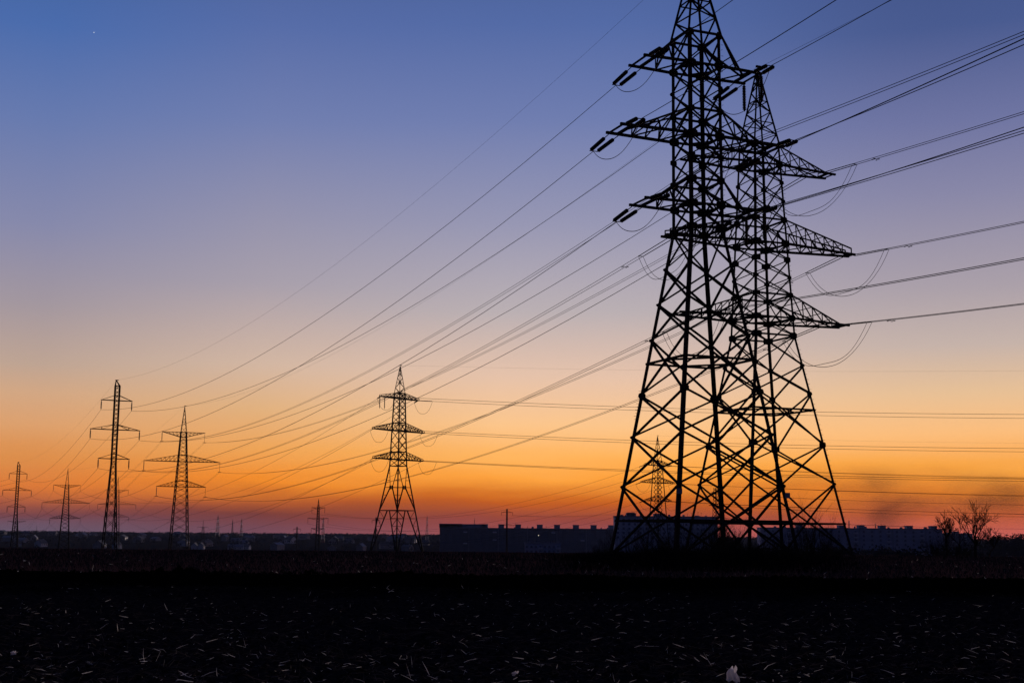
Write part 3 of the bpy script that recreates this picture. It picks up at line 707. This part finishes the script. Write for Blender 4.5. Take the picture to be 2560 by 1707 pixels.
# ------------------------------------------------------------------ apartment blocks
FRAME = mat('window_frame', (.30, .32, .42), .8, 0, .15, .5)
WIN = MB().box(-.75, .75, -.06, .0, 0, 1.5).mesh('window', FRAME); PNM = MB().box(-.66, .66, -.08, -.062, .08, 1.42).mesh('pane', PANE)
BAL = MB().box(-1.5, 1.5, -1.0, -.02, 0, 1.05).mesh('balcony', PALEPANE); BALD = MB().box(-1.5, 1.5, -1.0, -.02, 0, 1.05).mesh('balcony', WALLA)
LITP = MB().box(-.22, .22, -.08, -.062, .5, 1.0).mesh('pane', LAMP)
def block(label, x0, x1, Y, D, z0, z1, wall, cols, rows, boxes, pale=.06, lit=(), rz=0.0, win_top=1.2, rise=2.8, boxh=2.6, bald=.22):
    W_ = x1 - x0; xm = (x0 + x1) / 2; H = z1 - z0
    root = empty('apartment_block', (xm, Y, z0), rz); tag(root, label, 'building', 'apartment blocks behind the field')
    MB().box(-W_ / 2, W_ / 2, 0, D, 0, H).build('wall', wall, root)
    rf = MB().box(-W_ / 2 - .3, W_ / 2 + .3, -.3, D + .3, H + .003, H + .55).build('roof', TRIM, root)
    for bx, bw, bh in boxes:
        MB().box(bx - bw / 2, bx + bw / 2, D * .25, D * .75, H + .553, H + .55 + bh).build('stair_head', TRIM, rf)
        MB().box(bx - bw / 2 - .3, bx + bw / 2 + .3, D * .25 - .3, D * .75 + .3, H + .553 + bh, H + .8 + bh).build('slab', TRIM, rf)
    rnd = random.Random(int(abs(x0)) + 3); k = 0
    for k in range(14):
        x = rnd.uniform(-W_ / 2 + 2, W_ / 2 - 2); h = rnd.uniform(.4, 1.3)
        MB().box(x, x + rnd.uniform(.3, 1.6), D * .1, D * .2, H + .553, H + .55 + h).build('vent', TRIM, rf)
    for k in range(5):
        x = rnd.uniform(-W_ / 2 + 2, W_ / 2 - 2); h = rnd.uniform(1.2, 3.0)
        MB().bar((x, D * .3, H + .553), (x, D * .3, H + .55 + h), .12).bar((x - .6, D * .3, H + .4 + h), (x + .6, D * .3, H + .4 + h), .08).build('aerial', STEEL, rf)
    cw = W_ / cols
    for c in range(cols):
        for r in range(rows):
            x = -W_ / 2 + cw * (c + .5); z = H - win_top - 1.5 - r * rise; q = rnd.random()
            if c % 4 == 3 and rnd.random() < bald * 3.5:
                bo = obj('balcony', BAL if q < pale * 5 else BALD, (x, 0, z - .6), root)
            w = obj('window', WIN, (x, -.002, z), root)
            obj('pane', LITP if (c, r) in lit else PNM, (0, 0, 0), w)
    for c in range(4, cols, 4):
        x = -W_ / 2 + cw * c; MB().box(x - .25, x + .25, -.22, -.004, 0, H).build('pilaster', TRIM, root)
def X_(px, Y): return atpx(px, Y)
Y = 1000
xa, xb = X_(1101, Y), X_(1536, Y); wA = xb - xa
def bx(px): return X_(px, Y) - (xa + xb) / 2
block('long dark apartment block with stair heads along its roof, left of the front pylon', xa, xb, Y, 13, ground(0, Y) - .5, 5.9, WALLA, 24, 4,
      [(bx(1127), 17, 2.6), (bx(1157), 34, 2.4)] + [(bx(p), 13.5 / 3.3 * 1.0 + .2, 2.5) for p in (1213, 1253, 1295, 1349, 1392, 1439, 1483, 1527)], .03, lit=((13, 1),))
Y = 860
xa, xb = X_(1535, Y), X_(1789, Y)
block('tall pale apartment block seen between the left legs of the front pylon', xa, xb, Y, 14, ground(0, Y) - .5, 13.6, WALLB, 18, 5,
      [(X_(1577, Y) - (xa + xb) / 2, 6, 1.6), (X_(1576, Y) - (xa + xb) / 2, 4.2, 2.0), (X_(1647, Y) - (xa + xb) / 2, 7, 1.4)], .1, bald=.1)
Y = 900
xa, xb = X_(1895, Y), X_(2345, Y)
def bx(px): return X_(px, Y) - (xa + xb) / 2
block('long blue-grey apartment block with stair heads right of the big pylons', xa, xb, Y, 13, ground(0, Y) - .5, 7.3, WALLC, 22, 4,
      [(bx(p), 3.9, 1.7) for p in (1996, 2100, 2149, 2202, 2269, 2329)], .12, lit=())
Y = 1500
block('small dark flat-roofed block beyond the middle of the field', X_(2345, Y), X_(2420, Y), Y, 14, ground(0, Y) - .5, 6.5, WALLA, 10, 3, [(0, 6, 2)], .1)
Y = 820
block('low pale shop block below the long left apartment block', X_(1312, Y), X_(1400, Y), Y, 10, ground(0, Y) - .3, -3.8, WALLC, 8, 2, [], .5, bald=.5)

# ------------------------------------------------------------------ village houses in the valley on the left
def house(X, Y, w, d, h, rh, roof, wall, rz, label):
    z = ground(X, Y); root = empty('house', (X, Y, z), rz); tag(root, label, 'house', 'village houses in the valley')
    wl = MB().box(-w / 2, w / 2, -d / 2, d / 2, -.5, h)
    for s in (-1, 1): wl.poly([(s * w / 2, -d / 2, h), (s * w / 2, d / 2, h), (s * w / 2, 0, h + rh)][::s])
    wl.build('wall', wall, root)
    r = MB(); e = .4
    for s in (-1, 1):
        a = [V((-w / 2 - e, s * (d / 2 + e), h - e * rh / (d / 2))), V((w / 2 + e, s * (d / 2 + e), h - e * rh / (d / 2))), V((w / 2 + e, 0, h + rh + .02)), V((-w / 2 - e, 0, h + rh + .02))]
        r.quad_ring(a, [p + V((0, 0, .22)) for p in a])
    rf = r.build('roof', roof, root)
    MB().box(w * .2, w * .2 + .7, -.4, .4, h + rh * .6, h + rh + 1.0).build('chimney', TRIM, rf)
    for k in range(3):
        x = w * (-.32 + .32 * k); MB().box(x - .6, x + .6, -d / 2 - .05, -d / 2 - .003, h * .35, h * .8).build('window', PANE, root)
rnd = random.Random(11)
HS = []
for i in range(58):
    for _ in range(40):
        Yh = rnd.uniform(1480, 2500); px = rnd.uniform(20, 1090); Xh = X_(px, Yh)
        if all((Xh - a) ** 2 + ((Yh - b) * .5) ** 2 > 24 ** 2 for a, b in HS): break
    HS.append((Xh, Yh)); q = rnd.random()
    pale = q < .2  # these houses get the whitewashed wall colour
    lab = 'pale whitewashed house front in the left valley town' if pale else ('low house with a greyish roof in the left valley town' if q < .5 else 'dark gabled house half lost in the left valley town')
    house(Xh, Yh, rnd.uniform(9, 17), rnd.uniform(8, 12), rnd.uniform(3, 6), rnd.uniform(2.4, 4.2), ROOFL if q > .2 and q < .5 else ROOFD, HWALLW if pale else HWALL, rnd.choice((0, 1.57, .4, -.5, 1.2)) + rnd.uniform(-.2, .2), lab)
Yh = 1500
for px, dx_, lab in ((497, 0, 'small white gable below the tiny pylon, left of a pair'), (513, 0, 'small white gable below the tiny pylon, right of a pair')):
    house(X_(px, Yh), Yh, 9, 6.5, 4.2, 3.4, ROOFD, HWALLW, 1.57, lab)
house(X_(305, Yh), Yh, 10, 7, 4.5, 3.5, ROOFD, HWALLW, 1.4, 'white house at the foot of the tall slim pylon')
house(X_(598, Yh), Yh, 17, 9, 3.2, 3.0, ROOFL, HWALLW, .1, 'long pale roof below the horizon masts')
house(X_(2492, 900), 900, 12, 9, 4, 5, ROOFL, HWALL, .2, 'small gabled house in the dark at the right edge')

# ------------------------------------------------------------------ woods, trees, scrub
def clumps(mb, c, rx, ry, rz_, n, s, rnd):
    for _ in range(n):
        while True:
            p = V((rnd.uniform(-1, 1), rnd.uniform(-1, 1), rnd.uniform(-1, 1)))
            if p.length < 1: break
        p = V((c[0] + p.x * rx, c[1] + p.y * ry, c[2] + p.z * rz_)); a = rnd.uniform(0, 6.28); b = rnd.uniform(-1.2, 1.2)
        u = V((math.cos(a), math.sin(a) * .6, b)).normalized() * s * rnd.uniform(.5, 1.3); w = V((-math.sin(a), .3, rnd.uniform(.4, 1.2))).normalized() * s * rnd.uniform(.4, 1)
        mb.poly([p - u, p + w, p + u * .8])
rnd = random.Random(5); mb = MB()
for i in range(900):
    Yw = rnd.uniform(2650, 3300); px = rnd.uniform(-200, 2800); Xw = X_(px, Yw); hgt = 4.6 + 1.8 * fbm(Xw, Yw, .006) + rnd.uniform(-1, 1.6) + (1.5 if px > 2380 else 0)
    clumps(mb, (Xw, Yw, ground(Xw, Yw) + hgt * .35), rnd.uniform(7, 16), 6, hgt * .62, 26, 2.6, rnd)
tag(mb.build('far_wood', WOODM), 'dark bare woodland mass along the far ridge', 'woodland', kind='stuff')
mb = MB()
for i in range(520):
    Yw = rnd.uniform(1450, 2600); px = rnd.uniform(-60, 1110); Xw = X_(px, Yw)
    hgt = rnd.uniform(4, 8.5); clumps(mb, (Xw, Yw, ground(Xw, Yw) + hgt * .5), hgt * .55, hgt * .5, hgt * .5, 40, 1.2, rnd)
tag(mb.build('valley_trees', WOODM), 'dark winter trees and hedges crowding between the valley houses', 'woodland', kind='stuff')
mb = MB()
for i in range(240):
    px = rnd.choice((rnd.uniform(2330, 2650), rnd.uniform(2450, 2620), rnd.uniform(1880, 2300))); Yw = rnd.uniform(600, 1000) if px > 2430 else rnd.uniform(300, 700); Xw = X_(px, Yw)
    top = {True: 1.6 + Yw * .0045 + 2.2 * fbm(Xw, Yw, .03), False: -2.2}[px > 2430] + rnd.uniform(-1.4, .7); gzz = ground(Xw, Yw); hgt = max(2.0, top - gzz)
    clumps(mb, (Xw, Yw, gzz + hgt * .5), 4.2 * Yw / 500, 3, hgt * .5, 75, .9, rnd)
tag(mb.build('hedgerow', WOODM), 'dark hedgerow and trees below the right apartment block and right edge', 'hedge', kind='stuff')

def grow(mb, p, d, L, r, depth, rnd, spread, up, segs=3, kids=(2, 3), minr=.004):
    pts = [p]; rs = [r]; dd = d.copy()
    for k in range(segs):
        dd = (dd + V((rnd.uniform(-1, 1), rnd.uniform(-1, 1), rnd.uniform(-.6, 1))) * .21 + V((0, 0, up * .1))).normalized()
        pts.append(pts[-1] + dd * L / segs); rs.append(lerp(r, r * .62, (k + 1) / segs))
    mb.tube(pts, rs, 3 if depth < 4 else 6)
    if depth == 0: return
    for k in range(rnd.randint(*kids)):
        i = rnd.randint(max(1, segs - 2), segs) if depth < 5 else rnd.randint(1, segs)
        a = rnd.uniform(0, 6.283); sp = rnd.uniform(.5, 1) * spread
        o = dd.orthogonal().normalized(); o.rotate(Matrix.Rotation(a, 3, dd)); nd = (dd * math.cos(sp) + o * math.sin(sp) + V((0, 0, up * .15))).normalized()
        grow(mb, pts[i], nd, L * rnd.uniform(.62, .85), max(minr, rs[i] * rnd.uniform(.55, .75)), depth - 1, rnd, spread, up, segs, kids, minr)
def bare_tree(label, X, Y, h, seed, name='bare_tree', trunk=.30, spread=.62, r0=.11, depth=6, lean=(0, 0), group=None, kids=(2, 3), up=.4):
    rnd = random.Random(seed); root = empty(name, (X, Y, gz(X, Y) - .05)); tag(root, label, 'tree', group)
    tp = [V((0, 0, 0)), V((lean[0] * .3, 0, h * trunk * .5)), V((lean[0], lean[1], h * trunk))]
    MB().tube(tp, [r0 * 1.25, r0, r0 * .85], 8).build('trunk', BARK, root)
    mb = MB(); n = rnd.randint(5, 6)
    for k in range(n):
        a = 6.283 * k / n + rnd.uniform(-.5, .5); sp = rnd.uniform(.35, .95)
        grow(mb, tp[2] - V((0, 0, .02 * k)), V((math.cos(a) * math.sin(sp), math.sin(a) * math.sin(sp), math.cos(sp))), h * (1 - trunk) * .36, r0 * .6, depth - 1, rnd, spread, up, 3, kids, .013)
    mb.build('crown', TWIG, root)
bare_tree('taller bare spreading tree right of the long blue-grey apartment block', X_(2424, 119), 119, 5.0, 25, trunk=.24, lean=(.1, 0), spread=.62, r0=.14, depth=6, up=.25)
bare_tree('smaller dense-crowned bare tree in front of the long blue-grey block', X_(2354, 119), 119, 4.1, 33, spread=.62, trunk=.42, r0=.10, depth=6, up=.2)
bare_tree('slight bare tree squeezed between the two larger bare trees', X_(2386, 120), 120, 3.7, 8, spread=.5, r0=.06, depth=5)
bare_tree('thin bare tree leaning right beside the tallest bare tree', X_(2458, 120.5), 120.5, 3.0, 40, spread=.6, r0=.06, depth=5, lean=(.5, 0), up=.1)
def shrub_mesh(seed, stems, h, spread, depth=3, r=.016):
    rnd = random.Random(seed); mb = MB()
    for k in range(stems):
        a = rnd.uniform(0, 6.283); sp = rnd.uniform(.05, spread)
        grow(mb, V((math.cos(a) * .25 * rnd.random(), math.sin(a) * .25 * rnd.random(), -.05)), V((math.cos(a) * math.sin(sp), math.sin(a) * math.sin(sp), math.cos(sp))), h * rnd.uniform(.35, .6), r, depth, rnd, .42, .5, 3, (2, 3), .005)
    return mb.mesh('shrub', TWIG)
SM = [shrub_mesh(s, n, h, sp) for s, n, h, sp in ((1, 16, 1.7, .75), (2, 20, 1.5, .9), (3, 14, 2.1, .55), (4, 22, 1.3, 1.0))]
sap = [shrub_mesh(50, 9, 3.6, .16, 3, .03), shrub_mesh(51, 11, 3.2, .30, 3, .025)]
for px, Yp, k, s, lab in ((2020, 108, 0, 1.0, 'tallest cluster of upright bare saplings beside the big right pylon leg'), (2052, 107, 1, .85, 'bushy bare saplings just left of the rightmost pylon leg'), (2002, 106, 1, .7, 'low clump of bare saplings left of the tallest saplings'), (2075, 109, 1, .6, 'small bare sapling clump touching the rightmost pylon leg')):
    o = obj('sapling_clump', sap[k], (X_(px, Yp), Yp, 0)); o.scale = (s, s, s); o.rotation_euler = (0, 0, px); tag(o, lab, 'shrub', 'bare saplings')
rnd = random.Random(77)
shr = [(1480 + i * 24 + rnd.uniform(-9, 9), rnd.uniform(76, 104)) for i in range(26)] + [(rnd.uniform(1740, 1830), rnd.uniform(98, 106)) for _ in range(5)]
for i, (px, Yp) in enumerate(shr):
    o = obj('bare_shrub', SM[i % 4], (X_(px, Yp), Yp, 0)); s = rnd.uniform(.6, 1.15) * (1.3 if i >= 26 else 1) * (.65 if px < 1560 else 1); o.scale = (s * 1.15, s * 1.15, s); o.rotation_euler = (0, 0, rnd.uniform(0, 6))
    tag(o, 'leafless twiggy shrub among the dark scrub around the feet of the two big pylons', 'shrub', 'bare shrubs under the big pylons')
for i, px in enumerate((2310, 2330, 2352, 2375, 2400)):
    o = obj('bare_shrub', SM[i % 4], (X_(px, 118), 118, 0)); s = .85 + .1 * (i % 3); o.scale = (s * 1.3, s * 1.3, s * .9); o.rotation_euler = (0, 0, i * 1.3)
    tag(o, 'dense low shrub at the foot of the bare trees on the right', 'shrub', 'shrubs under the right trees')
mb = MB()
for i in range(24000):
    Yp = rnd.uniform(60, 107); c = rnd.betavariate(1.9, 2.1); px = lerp(1360, 2170, c); X = X_(px, Yp)
    env = max(0, min(1, (px - 1350) / 300, (2175 - px) / 320)) * min(1, (Yp - 56) / 26)
    n_ = max(0.05, .5 + .9 * fbm(X, Yp, .35) + .5 * fbm(X + 40, Yp, 1.1))
    h = rnd.uniform(.25, 1.0) * (.15 + 1.25 * env * n_) * (1.6 if rnd.random() < .06 else 1)
    a = rnd.uniform(0, 6.283); w = rnd.uniform(.008, .035); t = V((math.cos(a), math.sin(a), 0)); l = V((rnd.uniform(-.6, .6), rnd.uniform(-.6, .6), 0)) * h
    b = V((X, Yp, 0)); mb.poly([b - t * w, b + t * w, b + l * .6 + V((0, 0, h * .6)) + t * w * .6, b + l + V((0, 0, h))])
tag(mb.build('scrub', SCRUBM), 'dense black bramble scrub under the two big pylons', 'undergrowth', kind='stuff')

# ------------------------------------------------------------------ field litter
mb = MB(); rnd = random.Random(3)
for i in range(26000):                                         # dry grass strip beyond the ploughed bank
    Yp = 47 * (125 / 47) ** rnd.random(); X = rnd.uniform(-.45, .45) * Yp; h = rnd.uniform(.05, .26)
    b = V((X, Yp, gz(X, Yp) - .01)); a = rnd.uniform(0, 3.14); t = V((math.cos(a), math.sin(a), 0)) * rnd.uniform(.012, .035); l = V((rnd.uniform(-.12, .12), rnd.uniform(-.12, .12), h))
    mb.poly([b - t, b + t, b + l])
tag(mb.build('dry_grass', GRASSD), 'brownish dry grass strip between the ploughed soil and the field edge', 'grass', kind='stuff')
def strands(n, y0, y1, lmin, lmax, w0, w1, stand, seed):
    rnd = random.Random(seed); mb = MB()
    for i in range(n):
        Yp = 1 / lerp(1 / y0, 1 / y1, rnd.random() ** .9); X = rnd.uniform(-.48, .48) * Yp; L = rnd.uniform(lmin, lmax) * rnd.uniform(.5, 1)
        a = rnd.uniform(0, 6.283); el = rnd.uniform(0, .38) if rnd.random() > stand else rnd.uniform(.4, 1.3)
        d = V((math.cos(a) * math.cos(el), math.sin(a) * math.cos(el), math.sin(el))); p = V((X, Yp, gz(X, Yp) + rnd.uniform(.004, .03)))
        wd = d.cross(V((rnd.uniform(-1, 1), rnd.uniform(-1, 1), rnd.uniform(-1, 1)))).normalized(); w = rnd.uniform(w0, w1) / 2 * wd; bk = rnd.choice((.12, .25, 1)); ben = V((rnd.uniform(-.3, .3), rnd.uniform(-.3, .3), rnd.uniform(-.15, .25))) * L * bk
        q = p + d * L * .5 + ben * .35; e = p + d * L
        if e.z < p.z: e.z = p.z
        mb.poly([p - w, p + w, q + w, q - w]); mb.poly([q - w, q + w, e + w * .3, e - w * .3])
    return mb
tag(strands(12000, 13, 36, .05, .32, .002, .006, .05, 1).build('old_stalks', STRAWD), 'dull brown crop stalks littering the ploughed soil', 'straw', kind='stuff')
tag(strands(1700, 12.5, 36, .03, .22, .003, .0075, .06, 2).build('straw', STRAW), 'scattered pale straw glinting on the dark soil', 'straw', kind='stuff')
tag(strands(320, 46, 95, .05, .25, .010, .022, .5, 4).build('grass_glints', STRAW), 'few pale stems in the dry grass strip', 'straw', kind='stuff')
mb = MB(); rnd = random.Random(9)
for i in range(11000):                                          # soil clods
    Yp = 1 / lerp(1 / 13, 1 / 50, rnd.random()); X = rnd.uniform(-.47, .47) * Yp; r = rnd.uniform(.010, .05) * (1.8 if Yp > 33 else 1)
    c = V((X, Yp, gz(X, Yp))); k = len(mb.v)
    pts = [c + V((rnd.uniform(.6, 1.2) * r * math.cos(q), rnd.uniform(.6, 1.2) * r * math.sin(q), rnd.uniform(-.1, .35) * r)) for q in (0, 1.26, 2.5, 3.77, 5.0)]
    mb.v += pts + [c + V((rnd.uniform(-.3, .3) * r, rnd.uniform(-.3, .3) * r, r * rnd.uniform(.6, 1.1)))]
    mb.f += [(k + j, k + (j + 1) % 5, k + 5) for j in range(5)]
tag(mb.build('soil_clods', CLOD), 'crumbled clods of ploughed earth', 'soil', kind='stuff')

mb = MB(); rnd = random.Random(19)
for i in range(700):
    Yp = rnd.uniform(46.5, 50.5); X = rnd.uniform(-.48, .48) * Yp; r = rnd.uniform(.05, .16) * (.6 + max(0, 1.4 * fbm(X, 3, .5)))
    c = V((X, Yp, gz(X, Yp))); k = len(mb.v)
    pts = [c + V((rnd.uniform(.7, 1.4) * r * math.cos(q), rnd.uniform(.7, 1.2) * r * math.sin(q), rnd.uniform(-.2, .3) * r)) for q in (0, 1.05, 2.1, 3.14, 4.2, 5.25)]
    mb.v += pts + [c + V((rnd.uniform(-.4, .4) * r, rnd.uniform(-.3, .3) * r, r * rnd.uniform(.6, 1.2)))]
    mb.f += [(k + j, k + (j + 1) % 6, k + 6) for j in range(6)]
tag(mb.build('earth_lumps', CLOD), 'lumpy black ridge of turned earth along the grass strip', 'soil', kind='stuff')

# litter: torn plastic
def bag(label, X, Y, w, h, seed, prof, name='plastic_bag'):
    rnd = random.Random(seed); mb = MB(); n, m = 26, 14
    for j in range(m + 1):
        t = j / m
        for i in range(n):
            a = 6.283 * i / n; rr = lerp(1.0, prof, t ** .7) * (1 + .24 * math.sin(a * 5 + t * 2.5) + .14 * math.sin(a * 9 + 1.7 + t))
            notch = max(0, math.cos(a + 1.15)) ** 6; zt = h * t * (1 + (.10 * math.sin(a * 3 + .6) + .12 * math.sin(a * 2) - .5 * notch) * t)
            mb.v.append(V((w / 2 * rr * math.cos(a) + .02 * t * math.sin(7 * t), w / 3 * rr * math.sin(a), zt)))
    for j in range(m):
        for i in range(n): mb.f.append((j * n + i, j * n + (i + 1) % n, (j + 1) * n + (i + 1) % n, (j + 1) * n + i))
    o = mb.build(name, BAGM, smooth=True, loc=(X, Y, gz(X, Y) - .005)); tag(o, label, 'litter'); return o
bag('upright torn white plastic bag standing on the soil near the bottom edge', X_(1820, 15.05), 15.05, .155, .175, 4, .42)
bag('small crumpled whitish plastic scrap lying on the soil at bottom centre', X_(1291, 15.4), 15.4, .085, .055, 6, .5, 'plastic_scrap')
bag('tiny pale crumpled scrap on the soil at lower left', X_(65, 17.6), 17.6, .075, .05, 8, .5, 'plastic_scrap')

# ------------------------------------------------------------------ drifting smoke, evening star
sm_ = bpy.data.materials.new('smoke'); sm_.use_nodes = True; t = sm_.node_tree; t.nodes.clear()
o_ = t.nodes.new('ShaderNodeOutputMaterial'); pv = t.nodes.new('ShaderNodeVolumePrincipled'); tcx = t.nodes.new('ShaderNodeTexCoord')
nn = t.nodes.new('ShaderNodeTexNoise'); nn.inputs['Scale'].default_value = 2.6; nn.inputs['Detail'].default_value = 6; nn.inputs['Distortion'].default_value = .6
mpn = t.nodes.new('ShaderNodeMapping'); mpn.inputs['Scale'].default_value = (3.2, 1, 1.1); t.links.new(tcx.outputs['Generated'], mpn.inputs[0]); t.links.new(mpn.outputs[0], nn.inputs['Vector'])
gr = t.nodes.new('ShaderNodeTexGradient'); gr.gradient_type = 'SPHERICAL'
mg = t.nodes.new('ShaderNodeMapping'); mg.inputs['Location'].default_value = (-1, -1, -1); mg.inputs['Scale'].default_value = (2, 2, 2)
t.links.new(tcx.outputs['Generated'], mg.inputs[0]); t.links.new(mg.outputs[0], gr.inputs[0])
def mth(op, a, b):
    n = t.nodes.new('ShaderNodeMath'); n.operation = op; n.use_clamp = op == 'MULTIPLY'
    for i, x in enumerate((a, b)):
        if isinstance(x, (int, float)): n.inputs[i].default_value = x
        else: t.links.new(x, n.inputs[i])
    return n.outputs[0]
dn = mth('MULTIPLY', mth('MULTIPLY', mth('MAXIMUM', mth('SUBTRACT', nn.outputs[0], .44), 0.0), gr.outputs[1]), .11)
t.links.new(dn, pv.inputs['Density']); pv.inputs['Color'].default_value = (.30, .22, .18, 1)
t.links.new(pv.outputs[0], o_.inputs['Volume'])
def smoke(label, px, Yp, zc, hx, hz):
    X = X_(px, Yp); o = MB().box(-hx, hx, -60, 60, -hz, hz).build('smoke', sm_, loc=(X, Yp, zc)); tag(o, label, 'smoke', kind='stuff'); o.visible_shadow = True
smoke('brown smoke drifting above the right apartment block', 2330, 1700, 46, 380, 56)
st_ = bpy.data.materials.new('star_glow'); st_.use_nodes = True; p = st_.node_tree.nodes['Principled BSDF']; p.inputs['Emission Color'].default_value = (1, 1, 1, 1); p.inputs['Emission Strength'].default_value = 1.2
import bmesh
bm = bmesh.new(); bmesh.ops.create_icosphere(bm, subdivisions=1, radius=3.6); me = bpy.data.meshes.new('evening_star'); bm.to_mesh(me); bm.free(); me.materials.append(st_)
Ys = 12000; o = obj('evening_star', me, ((136 - 1280 + ROLL * 482) / 3300 * Ys * .965, Ys, Ys * .3905)); tag(o, kind='structure')

# ------------------------------------------------------------------ evening haze over the valley
hm = bpy.data.materials.new('evening_haze'); hm.use_nodes = True; t = hm.node_tree; t.nodes.clear()
o_ = t.nodes.new('ShaderNodeOutputMaterial'); pv = t.nodes.new('ShaderNodeVolumePrincipled')
pv.inputs['Density'].default_value = .00004; pv.inputs['Color'].default_value = (.62, .72, 1, 1)
t.links.new(pv.outputs[0], o_.inputs['Volume'])
tag(MB().box(-4600, 4600, -140, 4470, -30, 70).build('haze', hm), 'thin bluish dusk haze over the valley', 'haze', kind='stuff')
